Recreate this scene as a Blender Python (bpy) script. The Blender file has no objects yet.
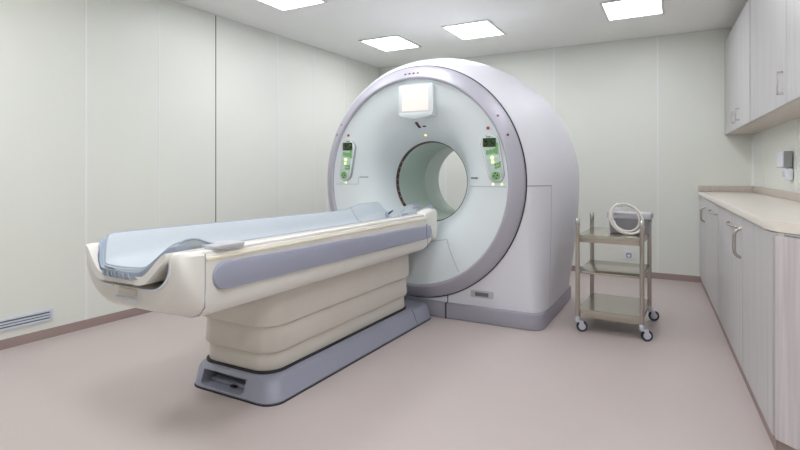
import bpy, bmesh, math, random
from mathutils import Vector, Matrix
random.seed(7)
PI = math.pi
S = bpy.context.scene
COL = S.collection

# ------------------------------------------------------------------ materials
def srgb(r, g, b):
    def c(v):
        v /= 255.0
        return v / 12.92 if v <= 0.04045 else ((v + 0.055) / 1.055) ** 2.4
    return (c(r), c(g), c(b), 1.0)

def mat(name, rgb, rough=0.5, metal=0.0, spec=0.5, coat=0.0, noise=0.0, nscale=6.0, stretch=(1, 1, 1), bump=0.0, bscale=200.0, emit=None, es=0.0):
    m = bpy.data.materials.new(name); m.use_nodes = True
    nt = m.node_tree; b = nt.nodes['Principled BSDF']
    b.inputs['Roughness'].default_value = rough
    b.inputs['Metallic'].default_value = metal
    b.inputs['Specular IOR Level'].default_value = spec
    b.inputs['Coat Weight'].default_value = coat
    col = srgb(*rgb)
    tc = nt.nodes.new('ShaderNodeTexCoord'); mp = nt.nodes.new('ShaderNodeMapping')
    mp.inputs['Scale'].default_value = stretch
    nt.links.new(tc.outputs['Object'], mp.inputs['Vector'])
    nz = nt.nodes.new('ShaderNodeTexNoise'); nz.inputs['Scale'].default_value = nscale; nz.inputs['Detail'].default_value = 4
    nt.links.new(mp.outputs['Vector'], nz.inputs['Vector'])
    rp = nt.nodes.new('ShaderNodeValToRGB')
    k = max(noise, 0.004)
    rp.color_ramp.elements[0].position = 0.3; rp.color_ramp.elements[1].position = 0.7
    rp.color_ramp.elements[0].color = tuple(col[i] * (1 - k) for i in range(3)) + (1,)
    rp.color_ramp.elements[1].color = tuple(min(1, col[i] * (1 + k)) for i in range(3)) + (1,)
    nt.links.new(nz.outputs['Fac'], rp.inputs['Fac'])
    nt.links.new(rp.outputs['Color'], b.inputs['Base Color'])
    if bump:
        n2 = nt.nodes.new('ShaderNodeTexNoise'); n2.inputs['Scale'].default_value = bscale
        nt.links.new(tc.outputs['Object'], n2.inputs['Vector'])
        bp = nt.nodes.new('ShaderNodeBump'); bp.inputs['Strength'].default_value = bump; bp.inputs['Distance'].default_value = 0.002
        nt.links.new(n2.outputs['Fac'], bp.inputs['Height']); nt.links.new(bp.outputs['Normal'], b.inputs['Normal'])
    if emit:
        b.inputs['Emission Color'].default_value = srgb(*emit); b.inputs['Emission Strength'].default_value = es
    return m

LAMP = 10.6; LAMP_NEAR = 22.5
M = dict(
    wall=mat('wall_panel', (231, 233, 226), 0.38, spec=0.4, noise=0.01, nscale=1.5),
    joint=mat('wall_joint', (240, 241, 240), 0.4),
    groove=mat('dark_groove', (95, 96, 92), 0.6),
    ceil=mat('ceiling_paint', (245, 246, 244), 0.7, noise=0.006),
    floor=mat('vinyl_floor', (194, 182, 179), 0.36, spec=0.45, noise=0.02, nscale=2.0),
    base=mat('skirting_vinyl', (160, 141, 137), 0.5, noise=0.03),
    lamp=mat('lamp_diffuser', (255, 255, 255), 0.5, emit=(250, 252, 255), es=LAMP),
    lampn=mat('bright_lamp_diffuser', (255, 255, 255), 0.5, emit=(250, 252, 255), es=LAMP_NEAR),
    lampf=mat('lamp_frame', (225, 226, 224), 0.4),
    white=mat('white_enamel', (226, 226, 234), 0.5, spec=0.4),
    face=mat('white_gantry_face', (227, 234, 237), 0.42, spec=0.4),
    liner=mat('bore_liner', (206, 222, 215), 0.35, spec=0.45),
    ring=mat('lavender_grey_ring', (186, 184, 196), 0.46, metal=0.25),
    skirt=mat('lavender_grey_skirt', (156, 153, 165), 0.45),
    dark=mat('dark_seam_and_shadow', (55, 52, 58), 0.5),
    brown=mat('dark_red_window', (88, 58, 58), 0.25),
    thin=mat('thin_seam', (176, 178, 182), 0.5),
    cream=mat('cream_plastic', (236, 233, 228), 0.45, spec=0.4, noise=0.005),
    strip=mat('ivory_strip', (236, 229, 208), 0.5),
    bell=mat('cream_bellows', (217, 211, 202), 0.55, noise=0.01),
    bumper=mat('blue_grey_bumper', (162, 165, 184), 0.45),
    tbase=mat('blue_grey_base', (158, 161, 178), 0.42, metal=0.1),
    pad=mat('pale_blue_vinyl', (191, 199, 206), 0.6, noise=0.01, bump=0.1),
    wrinkle=mat('pale_hem', (174, 185, 199), 0.6),
    padedge=mat('grey_blue_hem', (160, 172, 188), 0.6, bump=0.2),
    paddle=mat('pale_grey_plastic', (190, 192, 196), 0.45),
    steel=mat('brushed_steel', (190, 182, 172), 0.28, metal=0.9, noise=0.04, nscale=30, stretch=(1, 1, 12)),
    steelcap=mat('bright_steel', (205, 204, 202), 0.25, metal=0.9),
    tray=mat('steel_sheet', (186, 180, 170), 0.2, metal=0.92, noise=0.03),
    rubber=mat('grey_black_rubber', (46, 46, 56), 0.5),
    hubm=mat('white_wheel_hub', (205, 206, 220), 0.4),
    box=mat('grey_plastic_box', (150, 147, 155), 0.45),
    lid=mat('pale_grey_lid', (186, 185, 194), 0.45),
    hose=mat('white_hose', (235, 232, 226), 0.4),
    lamin=mat('grey_wood_laminate', (199, 197, 198), 0.42, noise=0.07, nscale=1.0, stretch=(45, 45, 1.6)),
    laminend=mat('grey_wood_laminate_end', (204, 197, 200), 0.42, noise=0.12, nscale=1.0, stretch=(60, 60, 2.0)),
    carc=mat('cabinet_carcass', (205, 197, 189), 0.5),
    top=mat('beige_worktop', (238, 230, 220), 0.28, noise=0.012, nscale=8),
    splash=mat('taupe_splashback', (196, 186, 177), 0.4, noise=0.05, nscale=1.0, stretch=(60, 60, 3)),
    handle=mat('pale_handle_metal', (205, 201, 198), 0.3, metal=0.7),
    nickel=mat('satin_nickel', (196, 190, 184), 0.25, metal=0.9),
    plate=mat('white_plastic', (228, 232, 240), 0.4),
    ventm=mat('white_vent_metal', (216, 222, 232), 0.4),
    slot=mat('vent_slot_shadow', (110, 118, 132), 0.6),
    grey=mat('mid_grey_plastic', (158, 160, 162), 0.4),
    lcd=mat('dark_green_lcd', (54, 74, 48), 0.2),
    green=mat('green_key', (122, 168, 112), 0.4, emit=(96, 190, 90), es=0.08),
    pale=mat('pale_green_key', (200, 222, 205), 0.4),
    panel=mat('grey_green_panel', (200, 212, 208), 0.35),
    glow=mat('green_lamp', (220, 255, 170), 0.4, emit=(215, 255, 150), es=1.4),
    amber=mat('amber_lamp', (255, 210, 130), 0.4, emit=(255, 205, 120), es=1.6),
    digit=mat('orange_digit', (226, 158, 110), 0.4),
    red=mat('red_mark', (170, 70, 74), 0.4),
    reddot=mat('dark_red_dot', (120, 62, 78), 0.3),
    screen=mat('lit_screen', (232, 220, 214), 0.3, emit=(255, 240, 232), es=0.28),
    black=mat('black_plastic', (36, 34, 38), 0.4),
    label=mat('dark_grey_label', (110, 110, 116), 0.4),
)

# ------------------------------------------------------------------ objects
def link(name, me, m, parent=None, loc=None):
    if not isinstance(m, (list, tuple)): m = [m]
    for x in m: me.materials.append(M[x])
    o = bpy.data.objects.new(name, me); COL.objects.link(o)
    if parent is not None: o.parent = parent
    if loc is not None: o.location = loc
    return o

class MB:
    """collects shapes into one mesh"""
    def __init__(s): s.bm = bmesh.new()
    def _bev(s, geom_verts, r, seg=2):
        es = set()
        for v in geom_verts:
            for e in v.link_edges: es.add(e)
        bmesh.ops.bevel(s.bm, geom=list(es), offset=r, segments=seg, affect='EDGES', profile=0.5, clamp_overlap=True)
    def box(s, x0, x1, y0, y1, z0, z1, r=0.0, seg=2, mx=None):
        vs = [s.bm.verts.new(p) for p in ((x0, y0, z0), (x1, y0, z0), (x1, y1, z0), (x0, y1, z0), (x0, y0, z1), (x1, y0, z1), (x1, y1, z1), (x0, y1, z1))]
        if mx is not None:
            for v in vs: v.co = mx @ v.co
        for f in ((0, 3, 2, 1), (4, 5, 6, 7), (0, 1, 5, 4), (1, 2, 6, 5), (2, 3, 7, 6), (3, 0, 4, 7)):
            s.bm.faces.new([vs[i] for i in f])
        if r > 0: s._bev(vs, r, seg)
        return s
    def loft(s, rings, cap=(True, True), closed=True, mi=0):
        R = [[s.bm.verts.new(p) for p in ring] for ring in rings]
        n = len(R[0])
        for a, b in zip(R, R[1:]):
            for i in range(n if closed else n - 1):
                j = (i + 1) % n
                f = s.bm.faces.new((a[i], a[j], b[j], b[i])); f.material_index = mi
        if cap[0]: s.bm.faces.new(list(reversed(R[0]))).material_index = mi
        if cap[1]: s.bm.faces.new(R[-1]).material_index = mi
        return R
    def bridge(s, A, B):
        n = len(A)
        for i in range(n):
            j = (i + 1) % n
            s.bm.faces.new((A[i], A[j], B[j], B[i]))
    def tube(s, pts, r, n=12, cap=True, closed=False):
        pts = [Vector(p) for p in pts]
        rings = []; N = len(pts); up = None
        for i, p in enumerate(pts):
            if closed: t = (pts[(i + 1) % N] - pts[i - 1])
            else: t = (pts[min(i + 1, N - 1)] - pts[max(i - 1, 0)])
            t.normalize()
            if up is None:
                up = Vector((0, 0, 1)) if abs(t.z) < 0.9 else Vector((1, 0, 0))
            a = t.cross(up).normalized(); b = a.cross(t).normalized(); up = b
            rr = r[i] if isinstance(r, (list, tuple)) else r
            rings.append([p + a * (rr * math.cos(2 * PI * k / n)) + b * (rr * math.sin(2 * PI * k / n)) for k in range(n)])
        if closed:
            R = s.loft(rings, (False, False)); s.bridge(R[-1], R[0])
        else: s.loft(rings, (cap, cap))
        return s
    def cyl(s, p0, p1, r, n=20, bev=0.0):
        p0, p1 = Vector(p0), Vector(p1)
        if bev > 0:
            d = (p1 - p0).normalized()
            pts = [p0, p0 + d * bev * 0.01, p0 + d * bev, p1 - d * bev, p1 - d * bev * 0.01, p1]
            return s.tube(pts, [r - bev, r - bev * .8, r, r, r - bev * .8, r - bev], n)
        return s.tube([p0, p1], r, n)
    def prism(s, outline, z0, z1, r=0.0, seg=2, axis='z'):
        def P(a, b, c): return {'z': (a, b, c), 'y': (a, c, b), 'x': (c, a, b)}[axis]
        lo = [s.bm.verts.new(P(a, b, z0)) for a, b in outline]; hi = [s.bm.verts.new(P(a, b, z1)) for a, b in outline]
        n = len(lo)
        s.bm.faces.new(list(reversed(lo))); s.bm.faces.new(hi)
        for i in range(n):
            s.bm.faces.new((lo[i], lo[(i + 1) % n], hi[(i + 1) % n], hi[i]))
        if r > 0:
            es = set()
            for L in (lo, hi):
                for i in range(n): es.add(s.bm.edges.get((L[i], L[(i + 1) % n])))
            bmesh.ops.bevel(s.bm, geom=list(es), offset=r, segments=seg, affect='EDGES', profile=0.5, clamp_overlap=True)
        return s
    def mesh(s, name, angle=40):
        bmesh.ops.recalc_face_normals(s.bm, faces=s.bm.faces[:])
        me = bpy.data.meshes.new(name); s.bm.to_mesh(me); s.bm.free()
        for p in me.polygons: p.use_smooth = True
        me.set_sharp_from_angle(angle=math.radians(angle))
        return me
    def build(s, name, m, parent=None, loc=None, angle=40):
        return link(name, s.mesh(name, angle), m, parent, loc)

def empty(name, loc, rz=0):
    o = bpy.data.objects.new(name, None); COL.objects.link(o)
    o.location = loc; o.rotation_euler = (0, 0, rz); o.empty_display_size = 0.1
    return o
def tag(o, label, cat, group=None):
    o['label'] = label; o['category'] = cat
    if group: o['group'] = group
    return o
def struct(o): o['kind'] = 'structure'; return o
def rrect(cx, cy, hx, hy, r, n=6):
    out = []
    for sx, sy, a0 in ((1, 1, 0), (-1, 1, 90), (-1, -1, 180), (1, -1, 270)):
        for k in range(n + 1):
            a = math.radians(a0 + 90 * k / n)
            out.append((cx + sx * (hx - r) + r * math.cos(a), cy + sy * (hy - r) + r * math.sin(a)))
    return out
def copy_tree(o, parent=None):
    c = o.copy(); COL.objects.link(c)
    if parent is not None: c.parent = parent
    for ch in list(o.children): copy_tree(ch, c)
    return c

# ------------------------------------------------------------------ the room
H = 2.55; YB = 6.0; YF = -1.6
def lwx(y): return -3.735 + (y - 2) * 0.030
def rwx(y): return 0.638 + (6 - y) * 0.0414
def cfx(y): return 0.20 + (6 - y) * 0.0414       # base cabinet fronts
def ufx(y): return 0.414 + (6 - y) * 0.0414      # wall cabinet fronts
T = 0.12
def quadbox(name, pts, z0, z1, m):
    return MB().prism(pts, z0, z1).build(name, m)
struct(quadbox('floor', [(lwx(YF) - T, YF - T), (rwx(YF) + T, YF - T), (rwx(YB) + T, YB + T), (lwx(YB) - T, YB + T)], -0.1, 0, 'floor'))
struct(quadbox('ceiling', [(lwx(YF) - T, YF - T), (rwx(YF) + T, YF - T), (rwx(YB) + T, YB + T), (lwx(YB) - T, YB + T)], H, H + 0.1, 'ceil'))
struct(quadbox('wall_left', [(lwx(YF), YF), (lwx(YB), YB), (lwx(YB) - T, YB), (lwx(YF) - T, YF)], 0, H, 'wall'))
struct(quadbox('wall_right', [(rwx(YF), YF), (rwx(YF) + T, YF), (rwx(YB) + T, YB), (rwx(YB), YB)], 0, H, 'wall'))
struct(quadbox('wall_back', [(lwx(YB) - T, YB), (rwx(YB) + T, YB), (rwx(YB) + T, YB + T), (lwx(YB) - T, YB + T)], 0, H, 'wall'))
struct(quadbox('wall_front', [(lwx(YF) - T, YF - T), (rwx(YF) + T, YF - T), (rwx(YF) + T, YF), (lwx(YF) - T, YF)], 0, H, 'wall'))
BH = 0.062
struct(quadbox('baseboard_left', [(lwx(YF), YF), (lwx(YB), YB), (lwx(YB) + .008, YB), (lwx(YF) + .008, YF)], 0, BH, 'base'))
struct(quadbox('baseboard_back', [(lwx(YB) + .008, YB - .008), (cfx(YB) + .0, YB - .008), (cfx(YB), YB), (lwx(YB) + .008, YB)], 0, BH, 'base'))
nt = [0]
def trim(pts, z0, z1, m):
    nt[0] += 1
    struct(quadbox('trim_%d' % nt[0], pts, z0, z1, m))
for y, m, w in ((0.9, 'joint', .008), (2.126, 'joint', .008), (2.698, 'joint', .004), (3.263, 'groove', .004), (4.05, 'joint', .006), (4.639, 'joint', .006), (5.206, 'joint', .006), (5.7, 'joint', .006)):
    trim([(lwx(y - w), y - w), (lwx(y - w) + .002, y - w), (lwx(y + w) + .002, y + w), (lwx(y + w), y + w)], BH, H, m)
for x in (-3.4, -2.62, -1.264, -0.2):
    trim([(x - .007, YB - .002), (x + .007, YB - .002), (x + .007, YB), (x - .007, YB)], BH, H, 'joint')
for y in (5.55, 4.35, 3.3):
    trim([(rwx(y - .008), y - .008), (rwx(y + .008), y + .008), (rwx(y + .008) - .002, y + .008), (rwx(y - .008) - .002, y - .008)], 0.985, 1.48, 'joint')
# shadow gap where the wall panels meet the ceiling
trim([(lwx(YF), YF), (lwx(YF) + .006, YF), (lwx(YB) + .006, YB - .006), (lwx(YB), YB)], H - .008, H, 'lampf')
trim([(lwx(YB), YB - .006), (rwx(YB), YB - .006), (rwx(YB), YB), (lwx(YB), YB)], H - .008, H, 'lampf')
# cove at the back right corner
trim([(rwx(YB) - .02, YB), (rwx(YB), YB - .02), (rwx(YB), YB)], 0.985, 1.48, 'joint')

# ------------------------------------------------------------------ ceiling lamps
def lamp(x0, x1, y0, y1, label, dm='lamp'):
    cx, cy = (x0 + x1) / 2, (y0 + y1) / 2; hx, hy = (x1 - x0) / 2, (y1 - y0) / 2
    t = tag(empty('ceiling_light', (cx, cy, H)), label, 'ceiling light', 'square ceiling lights')
    f = MB(); b = .022
    f.box(-hx - b, hx + b, -hy - b, -hy, -.012, 0, .002); f.box(-hx - b, hx + b, hy, hy + b, -.012, 0, .002)
    f.box(-hx - b, -hx, -hy, hy, -.012, 0, .002); f.box(hx, hx + b, -hy, hy, -.012, 0, .002)
    f.build('frame', 'lampf', t)
    MB().box(-hx, hx, -hy, hy, -.006, -.001).build('diffuser', dm, t)
lamp(-3.03, -2.59, 4.66, 5.18, 'square recessed ceiling light nearest the far left corner of the room')
lamp(-2.03, -1.59, 4.60, 5.13, 'square recessed ceiling light directly above the scanner ring, second from the left wall')
lamp(-0.57, -0.135, 4.60, 5.13, 'square recessed ceiling light on the right, nearest the wall cabinets')
lamp(-3.05, -2.61, 2.92, 3.44, 'square recessed ceiling light cut by the top edge, above the left wall panels')
EXTRA = 'unseen square recessed ceiling light added to light the near half of the room'  # lamps added out of view to lift the light; near row is stronger
for x in (-1.81, -0.35):
    lamp(x - .22, x + .22, 2.92, 3.44, EXTRA)
for x in (-2.83, -1.3, 0.1):
    lamp(x - .22, x + .22, 0.6, 1.12, EXTRA, 'lampn')
# ------------------------------------------------------------------ scanner gantry
CX, ZC = -1.83, 1.035
G = tag(empty('scanner_gantry', (CX, 4.2, 0)), 'large white ring-shaped body scanner gantry with lavender grey rim and round tunnel', 'medical scanner')
def gl(x, y, z): return (x - CX, y - 4.2, z)
def outline(y, R, b, z0=.115, rz=None):
    rz = rz or R
    pts = []
    NA = 72
    for k in range(NA + 1):
        a = PI * k / NA
        pts.append((R * math.cos(a), ZC + rz * math.sin(a)))
    NS = 18
    def side(s):
        out = []
        for k in range(1, NS + 1):
            u = k / NS
            out.append((b + (R - b) * math.cos(u * PI / 2), ZC + (z0 - ZC) * u))
        return out
    L = side(1); pts += [(-x, z) for x, z in L]
    NBM = 24
    for k in range(1, NBM): pts.append((-b + 2 * b * k / NBM, z0))
    pts += list(reversed(L))
    return [gl(CX + x, y, z) for x, z in pts]
secs = [(3.632, .875, .90, .92), (3.636, .885, .915, .93), (3.65, .90, .935, .945), (3.68, .925, .958, .965), (3.73, .955, .976, .99), (3.82, .995, .985, 1.02), (3.95, 1.035, .99, 1.05), (4.1, 1.07, .99, 1.066), (4.25, 1.09, .99, 1.069),
        (4.4, 1.10, .99, 1.064), (4.52, 1.088, .985, 1.05), (4.62, 1.07, .98, 1.02), (4.69, 1.02, .965, .98), (4.735, .955, .93, .94), (4.755, .91, .90, .90)]
bm = MB()
R = bm.loft([outline(y, r, b, rz=rz) for y, r, b, rz in secs], (False, False))
def ringpts(y, rx, rz, n, zc=ZC):
    # same starting angle and direction as outline(): parametrised by the outline's own polar angles
    o = outline(4.0, 1, 1)
    return [gl(CX + rx * math.cos(math.atan2(p[2] - ZC, p[0])), y, zc + rz * math.sin(math.atan2(p[2] - ZC, p[0]))) for p in o]
f1 = [bm.bm.verts.new(p) for p in ringpts(3.632, .62, .62, 0)]
bm.bridge(f1, R[0])
f2 = [bm.bm.verts.new(p) for p in ringpts(4.755, .335, .335, 0)]
bm.bridge(R[-1], f2)
bm.build('body_cover', 'white', G, angle=50)
# rim ring
def ellring(y, rx, rz, zc, n=128, x=CX):
    return [gl(x + rx * math.cos(2 * PI * k / n), y, zc + rz * math.sin(2 * PI * k / n)) for k in range(n)]
EX = 0.955; ZR = 1.045
def lathe(profile, zfun=None, x=CX):
    return [ellring(y, r * (EX if r > .34 else 1.0), r, ZR, x=x) for r, y in profile]
bm = MB()
bm.loft(lathe([(.80, 3.575), (.80, 3.545), (.806, 3.536), (.815, 3.534), (.825, 3.538), (.895, 3.59), (.907, 3.603), (.912, 3.618), (.908, 3.628)]), (False, False))
bm.build('rim_ring', 'ring', G, angle=60)
MB().tube([Vector(p) for p in ellring(3.629, .911 * EX, .911, ZR)], .0085, 8, closed=True).build('rim_seam', 'dark', G)
# funnel face
prof = [(.803, 3.558), (.79, 3.560), (.72, 3.566), (.66, 3.574), (.60, 3.588), (.55, 3.608), (.50, 3.637), (.46, 3.672), (.43, 3.708), (.405, 3.748), (.38, 3.79), (.355, 3.835), (.338, 3.875)]
def facey(x, z):
    r = math.hypot((x - CX) / EX, z - ZR)
    for (r1, y1), (r0, y0) in zip(prof, prof[1:]):
        if r0 <= r <= r1: return y0 + (y1 - y0) * (r - r0) / (r1 - r0)
    return prof[0][1]
def bore(profile, n=128):
    return [[gl(CX + r * e * math.cos(2 * PI * k / n), y, zc + r * math.sin(2 * PI * k / n)) for k in range(n)] for r, y, e, zc in profile]
N = len(prof)
bm = MB()
bm.loft(bore([(r, y, EX + (0.98 - EX) * (i / (N - 1)) ** 2, ZR - .005 * (i / (N - 1))) for i, (r, y) in enumerate(prof)]), (False, False))
bm.build('front_face', 'face', G, angle=60)
zb = ZR - .005
bm = MB(); bm.loft(bore([(.338, 3.875, .98, zb), (.332, 3.879, .98, zb), (.331, 3.890, .98, zb), (.330, 3.908, .98, zb), (.328, 3.912, .98, zb)]), (False, False))
bm.build('laser_window_band', 'brown', G)
bm = MB(); bm.loft(bore([(.334, 3.910, .98, zb), (.326, 3.914, .98, zb), (.324, 4.0, .98, zb), (.323, 4.40, .98, zb), (.320, 4.405, .98, zb), (.320, 4.412, .98, zb), (.324, 4.417, .98, zb), (.330, 4.755, .98, zb), (.345, 4.768, .98, zb)]), (False, False))
bm.build('tunnel_liner', 'liner', G)
# dots in the band
for k in range(9):
    a = math.radians(150 + 9 * k)
    r = .330
    d = MB().box(-.003, .003, -.003, .003, -.003, .003, .001)
    d.build('window_dot', 'hubm', G, gl(CX + r * .98 * math.cos(a), 3.895, zb + r * math.sin(a)))
# monitor
def on_face(x, z, dy=0): return gl(x, facey(x, z) + dy, z)
mx, mz = -1.798, 1.682
my = 3.562 - 4.2
fr = MB()
fr.prism([(p[0], p[1]) for p in rrect(mx - CX, mz - .002, .148, .122, .02)], my - .030, my + .06, .006, axis='y')
fr.build('screen_bezel', 'face', G)
MB().prism(rrect(mx - CX - .002, mz + .008, .115, .094, .004), my - .034, my - .028, axis='y').build('screen', 'screen', G)
MB().prism([(mx - CX - .15, mz - .10), (mx - CX + .15, mz - .10), (mx - CX + .14, mz - .125), (mx - CX + .09, mz - .142), (mx - CX, mz - .148), (mx - CX - .09, mz - .142), (mx - CX - .14, mz - .125)], my - .034, my + .09, .006, axis='y').build('screen_lip', 'face', G)
# warning mark + lamp under the monitor
def face_box(name, m, x, z, hx, hz, dz=.004, rot=0, par=G):
    th = math.atan2(facey(x, z + .01) - facey(x, z - .01), .02)
    ph = math.atan2(facey(x + .01, z) - facey(x - .01, z), .02)
    Mx = Matrix.Translation(Vector(on_face(x, z))) @ Matrix.Rotation(ph, 4, 'Z') @ Matrix.Rotation(-th, 4, 'X') @ Matrix.Rotation(rot, 4, 'Y')
    return MB().box(-hx, hx, -dz, dz * 2, -hz, hz, min(hx, hz) * .2, 1, Mx).build(name, m, par)
face_box('beam_window', 'brown', -1.848, 1.499, .014, .034, rot=-.28)
face_box('sensor_window', 'black', -1.796, 1.489, .016, .008)
def face_dot(name, m, x, z, r, dz=.006):
    p = Vector(on_face(x, z))
    return MB().cyl(p + Vector((0, -dz, 0)), p + Vector((0, .01, 0)), r, 14, .001).build(name, m, G)
face_dot('amber_lamp', 'amber', -1.832, 1.427, .011)
face_dot('pointer_mark', 'red', -1.220, 1.440, .012)
face_dot('pointer_mark', 'red', -2.446, 1.428, .011)
# red dots on the rim
def rim_dot(ang, rr=.862):
    a = math.radians(ang)
    y = 3.538 + (rr - .825) / .07 * .052
    p = Vector(gl(CX + rr * EX * math.cos(a), y, ZR + rr * math.sin(a)))
    n = Vector((math.cos(a) * .6, -.8, math.sin(a) * .6)).normalized()
    MB().cyl(p - n * .006, p + n * .003, .0095, 12, .001).build('indicator_dot', 'reddot', G)
for a in (94.8, 92.2, 89.6, 87.0): rim_dot(a, .848)
for a in (34, 23.3, 146.5, 153): rim_dot(a, .862)
# control panels
def control(cx0, z0, cx1, z1, r0, r1):
    # capsule from the upper centre to the lower centre
    y = min(facey(cx0, z0), facey(cx1, z1)) - .006
    ang = math.atan2(z1 - z0, cx1 - cx0); L = math.hypot(cx1 - cx0, z1 - z0)
    def cap(g, n=14):
        o = []
        for k in range(n + 1):
            a = ang + PI / 2 - PI * k / n; o.append((cx1 - CX + (r1 + g) * math.cos(a), z1 + (r1 + g) * math.sin(a)))
        for k in range(n + 1):
            a = ang - PI / 2 - PI * k / n; o.append((cx0 - CX + (r0 + g) * math.cos(a), z0 + (r0 + g) * math.sin(a)))
        return o
    MB().prism(cap(.013), y - 4.2 - .004, y - 4.2 + .05, .002, axis='y').build('panel_shadow_rim', 'thin', G)
    P = MB().prism(cap(.009), y - 4.2 - .008, y - 4.2 + .05, .005, axis='y').build('control_panel', 'face', G)
    MB().prism(cap(0), y - 4.2 - .012, y - 4.2 - .006, .001, axis='y').build('keypad', 'panel', P)
    yy = y - 4.2 - .0125
    def at(u, v):   # u across, v along (0 top .. 1 bottom)
        px = cx0 + (cx1 - cx0) * v; pz = z0 + (z1 - z0) * v
        nx, nz = -math.sin(ang), math.cos(ang)
        if nx < 0: nx, nz = -nx, -nz
        return px - CX + nx * u, pz + nz * u
    def key(nm, m, u, v, hx, hz, rad=None, dy=.003):
        a, b = at(u, v)
        MB().prism(rrect(a, b, hx, hz, rad or min(hx, hz) * .5, 3), yy - dy, yy + .002, axis='y').build(nm, m, P)
    w = r0
    key('display', 'lcd', 0, -.04, w * .82, .032, .004)
    key('display_strip', 'grey', 0, -.24, w * .3, .006)
    key('display_digit', 'digit', -w * .4, -.10, w * .16, .008); key('display_digit', 'digit', -w * .4, .02, w * .16, .008)
    key('display_digit', 'green', w * .4, -.10, w * .14, .008); key('display_digit', 'green', w * .4, .02, w * .14, .008)
    for q in range(3): key('key_block', 'green', (-.48 + .42 * q) * w, .26, w * .19, .017)
    key('key_block', 'green', w * .72, .20, w * .17, .040)
    key('key', 'pale', -w * .6, .46, w * .16, .010); key('key', 'pale', w * .55, .46, w * .2, .013)
    key('lit_key', 'glow', -.002, .46, w * .17, .011); key('lit_key', 'glow', -w * .08, .60, w * .15, .009)
    for a_, b_ in ((.18, .70), (.18, .80), (.50, .69), (.50, .79)): key('key_block', 'green', w * a_, b_, w * .13, .0085)
    key('key_block', 'green', w * .74, .72, w * .09, .022); key('key', 'pale', -w * .3, .78, w * .14, .010)
    key('round_key', 'green', -w * .05, 1.05, w * .5, .026, .02); key('key', 'pale', w * .5, .92, w * .13, .01)
    for du, dv in ((0, -.07), (0, .07), (-.2, 0), (.2, 0)): key('arrow_mark', 'lcd', (du - .05) * w, 1.05 + dv * 1.2, w * .08, .005, dy=.005)
control(-1.203, 1.325, -1.156, 1.105, .060, .048)
control(-2.447, 1.325, -2.478, 1.105, .057, .046)
face_dot('status_lamp', 'glow', -1.185, 1.030, .007); face_dot('status_lamp', 'glow', -1.116, 1.031, .007)
face_dot('status_lamp', 'glow', -2.478, 1.030, .007); face_dot('status_lamp', 'pale', -2.525, 1.032, .006)
face_box('slot', 'thin', -2.330, 1.078, .038, .006)
face_box('slot', 'label', -1.355, 1.075, .04, .005)
# thin seams across the face
def face_line(pts, r=.0022, m='thin'):
    out = []
    for (x0, z0), (x1, z1) in zip(pts, pts[1:]):
        for k in range(16):
            x = x0 + (x1 - x0) * k / 15; z = z0 + (z1 - z0) * k / 15
            out.append(Vector(on_face(x, z)) + Vector((0, -.0008, 0)))
    MB().tube(out, r, 6).build('face_seam', m, G)
face_line([(-2.574, 1.018), (-2.369, 1.018), (-2.369, 1.075)])
face_line([(-1.40, 1.013), (-1.08, 1.013)])
face_line([(-1.78, .56), (-1.571, .60), (-1.446, .372)])
# side seams on the cover
def body_side(y, z):
    for (ya, ra, ba, rza), (yb, rb, bb, rzb) in zip(secs, secs[1:]):
        if ya <= y <= yb:
            t = (y - ya) / (yb - ya); r = ra + (rb - ra) * t; b = ba + (bb - ba) * t
            u = min(1, max(0, (ZC - z) / (ZC - .115)))
            return CX + b + (r - b) * math.cos(u * PI / 2)
pts = []
for y in (3.632, 3.64, 3.65, 3.67, 3.70, 3.73, 3.76, 3.80, 3.84): pts.append(gl(body_side(y, 1.02), y, 1.02))
MB().tube(pts, .004, 6).build('cover_seam', 'grey', G)
MB().tube([gl(body_side(3.84, z), 3.84, z) for z in [1.02 - .05 * k for k in range(19)]], .002, 6).build('cover_seam', 'thin', G)
# name plate low on the front
MB().prism(rrect(-1.29 - CX, .207, .088, .026, .006, 3), 3.625 - 4.2, 3.636 - 4.2, .002, axis='y').build('name_plate', 'paddle', G)
MB().prism(rrect(-1.29 - CX, .207, .052, .014, .003, 3), 3.6225 - 4.2, 3.626 - 4.2, axis='y').build('plate_window', 'label', G)
# skirt
def skirt(y0, x0, x1, y1, grow, z, r):
    return [(a - CX, b - 4.2) for a, b in rrect((x0 + x1) / 2, (y0 + y1) / 2, (x1 - x0) / 2 + grow, (y1 - y0) / 2 + grow, r)]
bm = MB()
rings = []
for g, z in ((.0, 0), (.006, .006), (.006, .10), (.0, .112), (-.012, .1155)):
    rings.append([(x, y, z) for x, y in skirt(3.60, CX - .985, CX + .985, 4.77, g, z, .10)])
bm.loft(rings, (True, True)); bm.build('floor_skirt', 'skirt', G)
MB().box(-1.567 - CX - .006, -1.567 - CX + .006, 3.590 - 4.2, 3.64 - 4.2, .0, .118).build('skirt_gap', 'dark', G)
MB().box(-1.567 - CX - .003, -1.567 - CX + .003, 3.628 - 4.2, 3.64 - 4.2, .118, .20).build('cover_gap', 'dark', G)

# ------------------------------------------------------------------ patient table
XT = -1.965
TB = tag(empty('scanner_table', (XT, 2.5, 0)), 'long cream patient table with blue-grey side bumper on a stepped pedestal before the scanner', 'patient table')
def tl(x, y, z): return (x, y - 2.5, z)        # x is relative to the table centre
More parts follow.
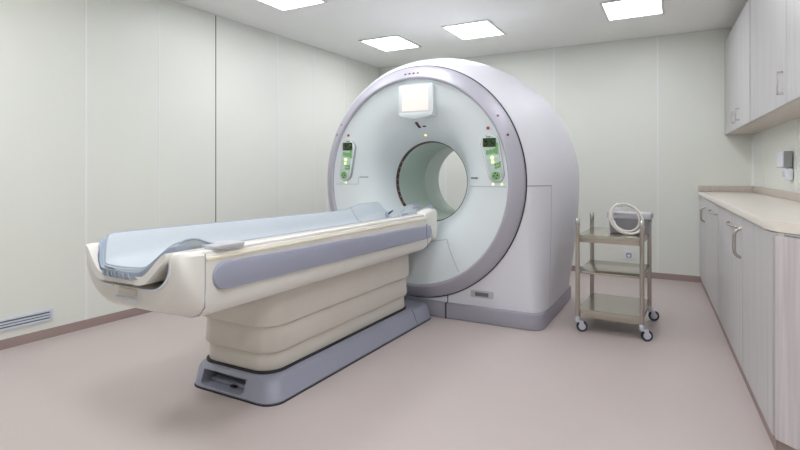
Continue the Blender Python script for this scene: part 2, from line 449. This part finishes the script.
# base
def plan(x0, x1, y0, y1, r, z, n=8):
    return [(a, b - 2.5, z) for a, b in rrect((x0 + x1) / 2, (y0 + y1) / 2, (x1 - x0) / 2, (y1 - y0) / 2, r, n)]
bm = MB()
bm.loft([plan(-.300, .275, 1.825, 3.585, .085, 0), plan(-.307, .282, 1.818, 3.587, .09, .012), plan(-.303, .278, 1.822, 3.587, .09, .022),
         plan(-.300, .252, 1.847, 3.585, .075, .088), plan(-.296, .243, 1.858, 3.58, .073, .104), plan(-.282, .228, 1.874, 3.57, .065, .110)])
base = bm.build('base', 'tbase', TB)
cut = MB().prism([(-.212, .030), (-.192, .020), (.067, .020), (.087, .037), (.087, .092), (-.212, .092)], 1.75 - 2.5, 1.95 - 2.5, axis='y').build('cutter', 'dark')
cut.parent = TB
md = base.modifiers.new('b', 'BOOLEAN'); md.object = cut; md.operation = 'DIFFERENCE'; md.solver = 'EXACT'
dg = bpy.context.evaluated_depsgraph_get(); dg.update()
nm = bpy.data.meshes.new_from_object(base.evaluated_get(dg)); base.modifiers.clear()
base.data = nm
for v in nm.vertices:
    if v.co.y > .9 and v.co.x > .1: v.co.x += .024
nm.materials.clear(); nm.materials.append(M['tbase'])
for p in nm.polygons: p.use_smooth = True; p.material_index = 0
nm.set_sharp_from_angle(angle=math.radians(35))
bpy.data.objects.remove(cut)
MB().box(-.206, .080, 1.925 - 2.5, 1.945 - 2.5, .024, .088).build('pocket_lining', 'label', base)
MB().box(-.206, .080, 1.885 - 2.5, 1.925 - 2.5, .0205, .040, .003).build('pocket_ledge', 'tbase', base)
MB().box(-.05, -.01, 1.868 - 2.5, 1.884 - 2.5, .0205, .032, .003).build('pocket_latch', 'black', base)
bm = MB(); bm.loft([[(x + (.024 if y > .9 and x > .1 else 0), y, z) for x, y, z in plan(-.309, .284, 1.816, 3.585, .09, zz)] for zz in (0, .005)]); bm.build('base_foot', 'dark', TB)
for y in (3.30,):
    MB().tube([(.302, y - 2.5, .012), (.298, y - 2.5, .022), (.273, y - 2.5, .089), (.264, y - 2.5, .1045), (.249, y - 2.5, .1105)], .002, 6).build('base_seam', 'dark', TB)
# pedestal bellows
bm = MB(); bm.loft([plan(-.313, .198, 1.888, 3.402, .11, z) for z in (.105, .118)]); bm.build('pedestal_shadow_line', 'dark', TB)  # dark slab stands in for the shadow line under the bottom tier
tiers = [(.117, .216, .190, 1.897), (.211, .352, .202, 1.885), (.347, .56, .214, 1.873)]
for z0, z1, hw, yf in tiers:
    bm = MB()
    yb = 3.40 + (hw - .192)
    bm.loft([plan(-hw - .115 + .012, hw - .012, yf + .012, yb - .012, .11, z0), plan(-hw - .115 + .003, hw - .003, yf + .003, yb - .003, .11, z0 + .004), plan(-hw - .115, hw, yf, yb, .11, z0 + .012), plan(-hw - .115 + .004, hw - .004, yf + .004, yb - .004, .11, z1 - .02), plan(-hw - .115 + .014, hw - .014, yf + .014, yb - .014, .10, z1)])
    bm.build('pedestal_cover', 'bell', TB)
# side body (cross-section lofted along the table)
HW = .312
def body_sec(y, ztop=.79, zbot=.53, hw=HW, k=1.0):
    half = [(.246, ztop), (hw - .012, ztop), (hw - .003, ztop - .004), (hw, ztop - .014), (hw, .735), (hw, .66), (hw - .004, .60), (hw - .014, zbot + .03), (hw - .035, zbot + .008), (hw - .07, zbot), (.0, zbot)]
    r = [(x * 1.0, z) for x, z in half]
    l = [(-x, z) for x, z in reversed(half[:-1])]
    inn = [(-.246, .69), (-.15, .625), (.15, .625), (.246, .69)]
    return [tl(x, y, z) for x, z in r + l + inn]
bm = MB()
bm.loft([body_sec(1.406), body_sec(1.412), body_sec(3.40), body_sec(3.42, .79, .53, HW), body_sec(3.47, .79, .535, HW - .001), body_sec(3.52, .79, .55, HW - .004), body_sec(3.55, .79, .575, HW - .012), body_sec(3.565, .785, .60, HW - .025)])
bm.build('side_body', 'cream', TB, angle=30)
# top rails, ivory strips, bumpers
for s in (1, -1):
    MB().box(min(s * .248, s * .302), max(s * .248, s * .302), 1.41 - 2.5, 3.56 - 2.5, .785, .803, .006).build('top_rail', 'cream', TB)
    MB().box(min(s * .303, s * .318), max(s * .303, s * .318), 1.41 - 2.5, 3.47 - 2.5, .764, .778, .003).build('edge_strip', 'strip', TB)
    # bumper : rounded pad running along the side
    o = []
    for k in range(13):
        a = math.radians(90 + 180 * k / 12); o.append((1.492 - 2.5 + .05 * math.cos(a), .694 + .056 * math.sin(a)))
    for k in range(13):
        a = math.radians(-90 + 180 * k / 12); o.append((3.46 - 2.5 + .03 * math.cos(a), .673 + .050 * math.sin(a)))
    MB().prism(o, min(s * (HW - .012), s * (HW + .016)), max(s * (HW - .012), s * (HW + .016)), .008, 3, axis='x').build('side_bumper', 'bumper', TB)
    MB().tube([(s * (HW + .0165), 3.40 - 2.5, .637 + .099 * k / 6) for k in range(7)], .0016, 6).build('bumper_seam', 'dark', TB)
MB().tube([(HW + .0005, 3.45 - 2.5, z) for z in (.53 + .03, .58, .62)], .0018, 6).build('body_seam', 'thin', TB)
# end cap : deep U at the foot end
def prof_z(x, z0=.752, rise=.10, flat=.125, w=.235):
    u = min(1, max(0, (abs(x) - flat) / (w - flat)))
    return z0 + rise * u * u * (3 - 2 * u) * .6 + rise * .4 * u
def U(hw, zt, zb, arm, rad, y, back=0, n=10):
    """closed U-shaped ring: outer profile then inner profile"""
    out = []
    o = [(hw - arm * .7, zt), (hw - .012, zt - .002), (hw, zt - .016)]
    for k in range(n + 1):
        a = -PI / 2 * k / n
        o.append((hw - rad[0] + rad[0] * math.cos(a), zb + rad[1] + rad[1] * math.sin(a)))
    full = o + [(-x, z) for x, z in reversed(o)]
    w = hw - arm
    i = [(-w, zt - .004), (-w, zt - .03)]
    for k in range(n + 1):
        a = PI + PI / 2 * k / n
        i.append((-w + .13 + .13 * math.cos(a), .655 + .105 + .105 * math.sin(a)))
    inner = i + [(-x, z) for x, z in reversed(i)]
    cut = lambda x, z: y + back * max(0, (z - .62) / .18) ** 2
    return [tl(x, cut(x, z), z) for x, z in full + inner]
bm = MB()
bm.loft([U(HW - .026, .796, .592, .034, (.22, .18), 1.286), U(HW - .014, .806, .578, .040, (.22, .18), 1.291), U(HW - .004, .810, .568, .047, (.21, .17), 1.304), U(HW + .006, .808, .548, .05, (.14, .12), 1.35), U(HW + .004, .805, .532, .05, (.10, .09), 1.400), U(HW + .001, .798, .534, .05, (.09, .08), 1.404)], (True, True))
cap = bm.build('end_cap', 'cream', TB, angle=35)
MB().tube([(HW + .002, 1.405 - 2.5, z) for z in (.795, .75, .70, .66)] + [(HW + .002, 1.402 - 2.5, .62), (HW - .004, 1.408 - 2.5, .58), (HW - .03, 1.407 - 2.5, .548), (HW - .08, 1.405 - 2.5, .531), (0, 1.405 - 2.5, .530)], .0025, 6).build('cap_seam', 'thin', TB)
for sg in (-1, 1):
    q = [(sg * (HW - .052), 1.290 - 2.5, .785), (sg * (HW - .052), 1.289 - 2.5, .765)]
    for k in range(9):
        a = PI + PI / 2 * k / 8
        q.append((-sg * (-(HW - .050) + .13 + .13 * math.cos(a)), 1.287 - 2.5, .652 + .105 + .105 * math.sin(a)))
    q.append((sg * .09, 1.286 - 2.5, .652))
    MB().tube(q, .0055, 8).build('mouth_rim_highlight', 'plate', cap)  # bevelled mouth edge, its highlight put in as a white tube
MB().box(-.075, .07, 1.276 - 2.5, 1.31 - 2.5, .598, .614, .005).build('grip_lip', 'plate', cap)
MB().box(-.055, .06, 1.279 - 2.5, 1.31 - 2.5, .622, .650, .006).build('grip_recess', 'bell', cap)
# cradle : concave carriage under the pad
def trough(off_top, thick, xw, ys, z0=.752, rise=.10, cutback=.12, n=28, flat=.125, w=.235, extra=None):
    rings = []
    for iy, y in enumerate(ys):
        blend = max(0, 1 - (y - ys[0]) / .30)
        top, bot = [], []
        for k in range(n + 1):
            x = -xw + 2 * xw * k / n
            z = prof_z(x, z0, rise, flat, w) + off_top
            if extra: z += extra(x, y)
            yy = y + cutback * blend * (abs(x) / xw) ** 2.2
            dz = (prof_z(x + .005, z0, rise, flat, w) - prof_z(x - .005, z0, rise, flat, w)) / .01
            nx, nz = -dz, 1; L = math.hypot(nx, nz); nx /= L; nz /= L
            edge = max(0.0, min(1.0, (xw - abs(x)) / .02)) ** .5
            th = thick * (.35 + .65 * edge)
            top.append(tl(x, yy, z)); bot.append(tl(x - nx * th * .6, yy, z - nz * th))
        rings.append(top + bot[::-1])
    return rings
ys = [1.246, 1.254, 1.28, 1.34, 1.40, 1.5, 1.6, 1.9, 2.3, 2.7, 3.1, 3.4, 3.60]
bm = MB(); bm.loft(trough(-.036, .034, .258, ys, z0=.748, cutback=.02, flat=.135, w=.262, rise=.10)); bm.build('cradle', 'cream', TB)
MB().box(-.03, .03, 3.38 - 2.5, 3.52 - 2.5, .70, .735, .006).build('head_holder_socket', 'cream', TB)
# head holder
rings = []
for k in range(13):
    y = 3.26 + .50 * k / 12
    hw = .085 + .012 * math.sin(PI * k / 12) - (.02 if k == 12 else 0) - (.012 if k == 0 else 0)
    zc = .770 + .045 * (k / 12) ** 2
    t = [(x * hw, zc + .05 * (x * x)) for x in [-1 + i / 6 for i in range(13)]]
    b = [(x * (hw + .006), zc - .028 + .05 * (x * x)) for x in [1 - i / 6 for i in range(13)]]
    rings.append([tl(.13 + x, y, z) for x, z in t + b])
bm = MB(); bm.loft(rings); hh = bm.build('head_holder', 'padedge', TB)
bm = MB(); bm.loft([[(p[0], p[1], p[2] + .004) for p in r] for r in rings[1:-1]]); bm.build('head_cushion', 'pad', hh)
for sgn in (1, -1):
    bm = MB(); bm.loft([[tl(sgn * a, y, z) for a, z in rrect(.268, zm, .046, hz_, .02)] for y, zm, hz_ in ((3.41, .77, .03), (3.42, .775, .04), (3.50, .755, .075), (3.545, .72, .115), (3.60, .715, .12), (3.612, .72, .105))]); bm.build('end_block', 'cream', TB)
MB().tube([tl(.115, 3.60, .835), tl(.155, 3.64, .838), tl(.19, 3.66, .845), tl(.215, 3.64, .843), tl(.2, 3.6, .835), tl(.17, 3.55, .826)], .006, 8).build('strap_loop', 'grey', TB)
MB().tube([tl(.052, 3.30, .798), tl(.062, 3.31, .812), tl(.082, 3.33, .832)], [.004, .007, .004], 8).build('head_strap', 'black', TB)
# hand plate on the near rail
pl = MB()
pl.prism([(a, b - 2.5) for a, b in rrect((.258), 1.535, .062, .085, .02)], .803, .819, .006, 3)
hp = pl.build('hand_plate', 'paddle', TB)
MB().box(.225, .285, 1.51 - 2.5, 1.585 - 2.5, .79, .806, .006).build('plate_stalk', 'grey', hp)

# mattress on the cradle
PD = tag(empty('table_mattress', (XT, 2.5, .70)), 'pale blue padded mattress lying along the scanner table', 'mattress')
def wing(x, y):
    u = max(0, min(1, (y - 3.15) / .22)); s = max(0, min(1, (-x - .02) / .09))
    return .035 * u * u * (3 - 2 * u) * s * s
py = [1.236, 1.245, 1.26, 1.29, 1.33, 1.38, 1.45, 1.55, 1.7, 2.0, 2.4, 2.8, 3.05, 3.15, 3.25, 3.35, 3.45, 3.55, 3.62, 3.63]
def sag(x, y):
    d = max(0, 1 - (y - 1.236) / .07); return wing(x, y) - .012 * d * d - (.017 * max(0, min(1, (y - 1.5) / 1.5)) if x < 0 else .042 * max(0, min(1, (y - 1.36) / .16))) * (x / .236) ** 2
rr = trough(0, .034, .236, py, cutback=.11, extra=sag)
rr = [[(p[0], p[1], p[2] - .70) for p in r] for r in rr]
bm = MB(); bm.loft(rr); bm.build('pad', 'pad', PD, angle=60)
# elastic hem below the front edge
front = trough(-.018, .022, .240, [1.232, 1.255, 1.30, 1.36, 1.44], cutback=.088, extra=lambda x, y: -(.0 if x < 0 else .05 * max(0, min(1, (y - 1.30) / .12))) * (x / .236) ** 2)
front = [[(p[0] * 1.01, p[1] + .002 * math.sin(i * 2.2), p[2] - .705 - (.0 if i < 29 else .006)) for i, p in enumerate(r)] for r in front]
bm = MB(); bm.loft(front); hem = bm.build('hem', 'padedge', PD, angle=60)
top_edge = [(p[0], p[1] - .001, p[2] - .70) for p in trough(.0, .03, .236, py, cutback=.11, extra=sag)[1][:29]]
MB().tube(top_edge, .004, 6).build('front_piping', 'padedge', PD)
for s in (1, -1):
    pts = [(r[28 if s > 0 else 0][0], r[28 if s > 0 else 0][1], r[28 if s > 0 else 0][2] - .003) for r in rr]
    MB().tube(pts, .005, 6).build('side_piping', 'padedge', PD)
pts = [(tl(x, 3.16 + abs(x + .05) * .3, prof_z(x) + wing(x, 3.16 + abs(x + .05) * .3) + .001)) for x in [-.23 + .02 * k for k in range(24)]]
MB().tube([(a, b, c - .70) for a, b, c in pts], .0016, 6).build('cross_seam', 'padedge', PD)
for k in range(7):
    x = -.08 + .027 * k + random.uniform(-.006, .006); d = random.uniform(.006, .016)
    MB().tube([(x, 1.235 - 2.5 - .001, .724 - .70), (x + d * .4, 1.233 - 2.5 - .001, .712 - .70), (x + d, 1.237 - 2.5, .700 - .70)], .0022, 6).build('hem_wrinkle', 'wrinkle', hem)

# ------------------------------------------------------------------ steel trolley
CA = math.radians(-2.0)
CT = tag(empty('steel_trolley', (-.413, 4.02, 0), CA), 'stainless steel three-shelf trolley on castors right of the scanner', 'trolley')
PX, PY = .206, .275
for sx, sy in ((-1, -1), (1, -1), (1, 1), (-1, 1)):
    p = MB().cyl((sx * PX, sy * PY, .09), (sx * PX, sy * PY, .745), .0145, 20).build('post', 'steel', CT)
    MB().cyl((sx * PX, sy * PY, .742), (sx * PX, sy * PY, .796), .0158, 20, .003).build('post_cap', 'steelcap', p)
def tray(z0, z1, name, rim=True):
    b = MB()
    x, y = PX - .008, PY - .008
    if rim:
        t = .006
        b.box(-x, x, -y, y, z1 - .004, z1)
        b.box(-x, x, -y - t, -y, z0, z1, .002); b.box(-x, x, y, y + t, z0, z1, .002)
        b.box(-x - t, -x, -y, y, z0, z1, .002); b.box(x, x + t, -y, y, z0, z1, .002)
    else:
        b.box(-x - .02, x + .012, -y + .0, y, z0, z1, .003)
    b.build(name, 'tray', CT)
tray(.628, .682, 'top_tray'); tray(.408, .422, 'middle_shelf', False); tray(.102, .157, 'bottom_tray')
for sx, sy, a in ((-1, -1, .25), (1, -1, .35), (1, 1, .15), (-1, 1, -.2)):
    o = MB()
    Mx = Matrix.Translation((sx * PX, sy * PY, 0)) @ Matrix.Rotation(a, 4, 'Z')
    o.cyl(Mx @ Vector((0, 0, .072)), Mx @ Vector((0, 0, .108)), .0165, 16, .003)
    o.box(-.012, .04, -.016, .016, .066, .076, .003, 2, Mx)
    for q in (-1, 1): o.box(.012, .040, q * .015 - .002, q * .015 + .002, .034, .068, .001, 1, Mx)
    c = o.build('castor', 'hubm', CT)
    w = MB(); w.cyl(Mx @ Vector((.030, -.0115, .0375)), Mx @ Vector((.030, .0115, .0375)), .0375, 28, .005)
    w.build('castor_wheel', 'rubber', c)
    h_ = MB(); h_.cyl(Mx @ Vector((.030, -.0145, .0375)), Mx @ Vector((.030, .0145, .0375)), .024, 20, .002)
    h_.build('wheel_hub', 'hubm', c)

# plastic box on the trolley
BX = tag(empty('plastic_box', (-.312, 4.03, .6825), CA), 'grey lidded plastic box standing on the trolley top behind the coiled hose', 'box')
b = MB()
b.loft([[(x, y, z) for x, y in rrect(0, 0, hx, hy, .02)] for hx, hy, z in ((.118, .088, 0), (.124, .093, .005), (.132, .099, .105), (.132, .099, .112))])
b.build('box_body', 'box', BX)
b = MB()
b.loft([[(x, y, z) for x, y in rrect(0, 0, hx, hy, .022)] for hx, hy, z in ((.136, .103, .106), (.146, .112, .110), (.146, .112, .138), (.142, .108, .146), (.132, .099, .148), (.126, .093, .143))])
b.build('box_lid', 'lid', BX)
b = MB(); b.box(.118, .136, -.035, .035, .085, .11, .004); b.build('side_grip', 'box', BX)
# coiled hose
HC = tag(empty('coiled_hose', (-.325, 3.862, .6825), CA), 'white coiled hose propped against the grey box on the trolley', 'hose')
pts = []
NT = 4
for k in range(NT * 48 + 1):
    a = 2 * PI * k / 48 + 2.2; q = k / (NT * 48); tn = q * NT
    cx, cz = .013 * math.sin(tn * 1.9), .009 * math.cos(tn * 2.3)
    e = .107 + .004 * math.sin(tn * 1.3); f_ = .088 - .005 * math.cos(tn * 2.1)
    p, w_ = e * math.cos(a), f_ * math.sin(a)
    x = (p - w_) * .7071 * -1 * -1 + cx; z = (-p - w_) * .7071 + .112 + cz
    z = max(z, .0072)
    pts.append((x, -.020 + .044 * q + .003 * math.sin(3 * a) + z * .10, z))
b = MB(); b.tube(pts, .0064, 10); b.build('hose', 'hose', HC)
b = MB(); b.box(-.075, -.035, -.004, .026, .168, .190, .006, 2); b.build('connector', 'plate', HC)

# ------------------------------------------------------------------ base cabinets
ang = math.atan2(-0.0414, 1.0)   # fronts run along +y, leaning to -x
def front_pts(y0, y1, d0, d1, f=cfx):
    """plan of a slab between depths d0..d1 (measured to the room side) along the front line"""
    return [(f(y0) - d1, y0), (f(y0) - d0, y0), (f(y1) - d0, y1), (f(y1) - d1, y1)]
def local(pts, o): return [(a - o[0], b - o[1]) for a, b in pts]
fr_spans = [(5.34, 5.985, 'far'), (4.385, 5.335, 'second'), (3.25, 4.38, 'third'), (2.50, 3.245, 'near')]
labs = ['far narrow base cabinet in the back right corner with a curved bow handle',
        'second base cabinet from the back wall with a flat horizontal handle',
        'third base cabinet from the back wall with horizontal and vertical handles',
        'plain base cabinet at the near end beside the angled end panel']
def bow(pts, r=.007): return MB().tube(pts, r, 10)
def arc_handle(y, z0, z1, parent, o, proj=.034):
    pts = []
    x = cfx(y) - .019
    for k in range(25):
        t = k / 24; q = 1 - abs(2 * t - 1) ** 5
        tt = .5 + .5 * math.copysign(abs(2 * t - 1) ** .8, t - .5)
        pts.append((x + .004 - proj * q - o[0], y - o[1], z0 + (z1 - z0) * tt))
    bow(pts, .0085).build('bow_handle', 'nickel', parent)
def flat_handle(y0, y1, z, parent, o, proj=.035):
    pts = []
    for k in range(17):
        t = k / 16; y = y0 + (y1 - y0) * t
        s = math.sin(PI * t) ** .45 if 0 < t < 1 else 0
        pts.append((cfx(y) - .015 - proj * s - o[0], y - o[1], z))
    bow(pts, .006).build('bar_handle', 'nickel', parent)
for (y0, y1, _), lb in zip(fr_spans, labs):
    o = (cfx(y0), y0)
    t = tag(empty('base_cabinet', (o[0], o[1], 0)), lb, 'cabinet', 'base cabinets under the worktop')
    MB().prism(local([(cfx(y0), y0), (rwx(y0) - .004, y0), (rwx(y1) - .004, y1), (cfx(y1), y1)], o), .0, .880).build('body', 'carc', t)
    MB().prism(local(front_pts(y0, y1, .0005, .006), o), 0, BH).build('plinth', 'base', t)
    d = MB().prism(local(front_pts(y0 + .003, y1 - .003, .0005, .018), o), BH + .004, .876, .002, 1).build('door', 'lamin', t)
    if lb.startswith('far'): arc_handle(5.41, .665, .80, d, o)
    if lb.startswith('second'): flat_handle(4.43, 4.90, .805, d, o)
    if lb.startswith('third'):
        flat_handle(3.44, 3.76, .810, d, o); arc_handle(3.31, .655, .815, d, o)
# angled end unit
EA = (cfx(2.495), 2.495); EBp = (.74, 2.14); EC = (rwx(2.14) - .004, 2.14); ED = (rwx(2.495) - .004, 2.495)
t = tag(empty('corner_cabinet', (EA[0], EA[1], 0)), 'angled end unit closing the cabinet row at the right edge of the photo', 'cabinet')
MB().prism(local([EA, EBp, EC, ED], EA), 0, .880).build('body', 'carc', t)
dx, dy = EBp[0] - EA[0], EBp[1] - EA[1]; L = math.hypot(dx, dy); ux, uy = dx / L, dy / L; nx, ny = uy, -ux
if nx > 0: nx, ny = -nx, -ny
def endp(a, b, d0, d1): return local([(EA[0] + ux * a + nx * d0, EA[1] + uy * a + ny * d0), (EA[0] + ux * b + nx * d0, EA[1] + uy * b + ny * d0), (EA[0] + ux * b + nx * d1, EA[1] + uy * b + ny * d1), (EA[0] + ux * a + nx * d1, EA[1] + uy * a + ny * d1)], EA)
MB().prism(endp(.0, L, .0005, .018), BH, .866, .002, 1).build('end_panel', 'laminend', t)
MB().prism(endp(0, L, .0005, .006), 0, BH).build('plinth', 'base', t)
MB().prism(endp(.03, L, -.002, .012), .868, .880, .002).build('steel_rail', 'steelcap', t)
MB().prism(endp(.14, .19, .0125, .014), .871, .877).build('rail_slot', 'black', t)
# worktop
wt = []
def off(y): return cfx(y) - .030
wt = [(off(5.996), 5.996), (rwx(5.996) - .002, 5.996), (rwx(2.13) - .002, 2.13), (EBp[0] + nx * .03 + .002, EBp[1] + ny * .03 + .012)]
# rounded corner between front edge and angled end
c0 = (off(2.64), 2.64); c1 = (off(2.50), 2.50); c2 = (c1[0] + ux * .13, c1[1] + uy * .13)
far = []
for k in range(9):
    u = k / 8
    far.append(((1 - u) ** 2 * c0[0] + 2 * u * (1 - u) * c1[0] + u * u * c2[0], (1 - u) ** 2 * c0[1] + 2 * u * (1 - u) * c1[1] + u * u * c2[1]))
wt = wt + far[::-1]
W = tag(MB().prism(wt, .882, .922, .012, 3).build('worktop', 'top'), 'beige worktop with rounded front edge running over the base cabinets', 'worktop')
# splashbacks
sp = MB()
sp.prism([(off(5.99), 5.978), (rwx(5.99) - .014, 5.978), (rwx(5.99) - .014, 5.996), (off(5.99), 5.996)], .9225, .982, .003)
sp.prism([(rwx(5.996) - .018, 5.978), (rwx(2.14) - .018, 2.14), (rwx(2.14) - .003, 2.14), (rwx(5.996) - .003, 5.978)], .9225, .982, .003)
tag(sp.build('splashback', 'splash'), 'low taupe splashback strip along the wall behind the worktop', 'splashback')

# ------------------------------------------------------------------ wall cabinets
ZU0, ZU1 = 1.487, 2.415
def sq_handle(y, z0, z1, parent, o, proj=.03):
    x = ufx(y) - .018
    b = MB(); w = .006
    b.box(x - proj - o[0], x - proj + .009 - o[0], y - w - o[1], y + w - o[1], z0, z1, .002)
    b.box(x - proj - o[0], x + .003 - o[0], y - w - o[1], y + w - o[1], z0, z0 + .011, .002)
    b.box(x - proj - o[0], x + .003 - o[0], y - w - o[1], y + w - o[1], z1 - .011, z1, .002)
    b.build('square_handle', 'handle', parent)
units = [((4.535, 5.99), [(5.185, 5.985, 5.30), (4.545, 5.18, 5.045)], 'far two-door wall cabinet of pale grey laminate with paired handles'),
         ((2.25, 4.525), [(3.40, 4.515, 3.475), (2.26, 3.394, None)], 'near wall cabinet of pale grey laminate with one handle, cut by the photo edge')]
for (y0, y1), doors, lb in units:
    o = (ufx(y0), y0)
    t = tag(empty('wall_cabinet', (o[0], o[1], ZU0)), lb, 'cabinet', 'wall cabinets')
    b = MB().prism(local([(ufx(y0), y0), (rwx(y0) - .002, y0), (rwx(y1) - .002, y1), (ufx(y1), y1)], o), 0, ZU1 - ZU0).build('body', 'carc', t)
    for a, c, hy in doors:
        d = MB().prism(local(front_pts(a, c, .0005, .018, ufx), o), 0.001, ZU1 - ZU0, .002, 1).build('door', 'lamin', t)
        if hy: sq_handle(hy, .058, .162 if hy > 4 else .19, d, o)

# ------------------------------------------------------------------ small wall things
# vent on the left wall
vy0, vy1 = 0.95, 1.905
VT = tag(empty('wall_vent', (lwx(1.43), 1.43, .155)), 'white slotted air vent low on the left wall at the photo edge', 'vent')
def wl(y, d): return lwx(y) + d - lwx(1.43)
f = MB(); zz = .036
def vb(y0, y1, z0, z1, d0, d1): f.prism([(wl(y0, d0), y0 - 1.43), (wl(y0, d1), y0 - 1.43), (wl(y1, d1), y1 - 1.43), (wl(y1, d0), y1 - 1.43)], z0, z1)
vb(vy0, vy1, .024, zz, .0005, .012); vb(vy0, vy1, -zz, -.024, .0005, .012)
vb(vy0, vy0 + .022, -zz, zz, .0005, .012); vb(vy1 - .018, vy1, -zz, zz, .0005, .012)
f.build('vent_frame', 'ventm', VT)
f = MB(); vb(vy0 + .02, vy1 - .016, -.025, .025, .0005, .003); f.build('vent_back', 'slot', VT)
for k in range(2):
    f = MB(); z = -.009 + .017 * k; vb(vy0 + .02, vy1 - .016, z - .0045, z + .0045, .003, .010); f.build('slat', 'ventm', VT)
# wall socket on the back wall
SK = tag(empty('wall_socket', (-.475, YB, .225)), 'white power socket low on the back wall behind the trolley', 'socket')
MB().prism(rrect(0, 0, .056, .042, .008, 4), -.010, -.0002, .002, axis='y').build('socket_plate', 'plate', SK)
MB().prism(rrect(0, 0, .028, .026, .012, 4), -.0125, -.0095, axis='y').build('socket_insert', 'grey', SK)
MB().prism(rrect(0, -.004, .014, .010, .004, 4), -.016, -.012, axis='y').build('socket_pin_block', 'plate', SK)
# dispenser + switch on the right wall
DS = tag(empty('wall_dispenser', (rwx(4.56), 4.56, 1.21)), 'grey box dispenser mounted on the right wall above the worktop', 'dispenser')
MB().box(-.062, -.0005, -.10, .11, -.055, .055, .006).build('housing', 'plate', DS)
MB().box(-.052, -.002, -.112, -.098, -.057, .057, .003).build('side_cover', 'grey', DS)
MB().box(-.064, -.004, -.098, .108, -.058, -.053, .001).build('bottom_lip', 'grey', DS)
SW = tag(empty('wall_switch', (rwx(4.50), 4.50, 1.105)), 'white rounded switch box below the grey dispenser on the right wall', 'switch box')
MB().box(-.048, -.0005, -.06, .06, -.04, .04, .008).build('switch_box', 'plate', SW)
MB().box(-.052, -.046, -.04, .03, -.02, .02, .003).build('switch_rocker', 'hubm', SW)
# small fixing under the wall cabinet in the corner
KN = MB(); KN.cyl((0, -.0005, 0), (0, -.018, 0), .012, 16, .002)
tag(KN.build('wall_fixing', 'plate', None, (.615, YB, 1.445)), 'small round metal fixing on the back wall under the far wall cabinet', 'fixing')

# ------------------------------------------------------------------ camera, world, view
cam = bpy.data.cameras.new('camera'); co = bpy.data.objects.new('camera', cam); COL.objects.link(co)
cam.sensor_width = 36; cam.lens = 510 / 800 * 36; cam.shift_y = -53 / 800; cam.clip_start = .02
co.location = (0, 0, 1.12); co.rotation_euler = (PI / 2, 0, math.radians(28.7))
S.camera = co
w = bpy.data.worlds.new('world'); S.world = w; w.use_nodes = True
w.node_tree.nodes['Background'].inputs['Color'].default_value = (.8, .85, .9, 1)
w.node_tree.nodes['Background'].inputs['Strength'].default_value = .3
S.view_settings.view_transform = 'Standard'; S.view_settings.look = 'None'
S.view_settings.gamma = 1; S.view_settings.use_curve_mapping = False
S.view_settings.exposure = 0.22
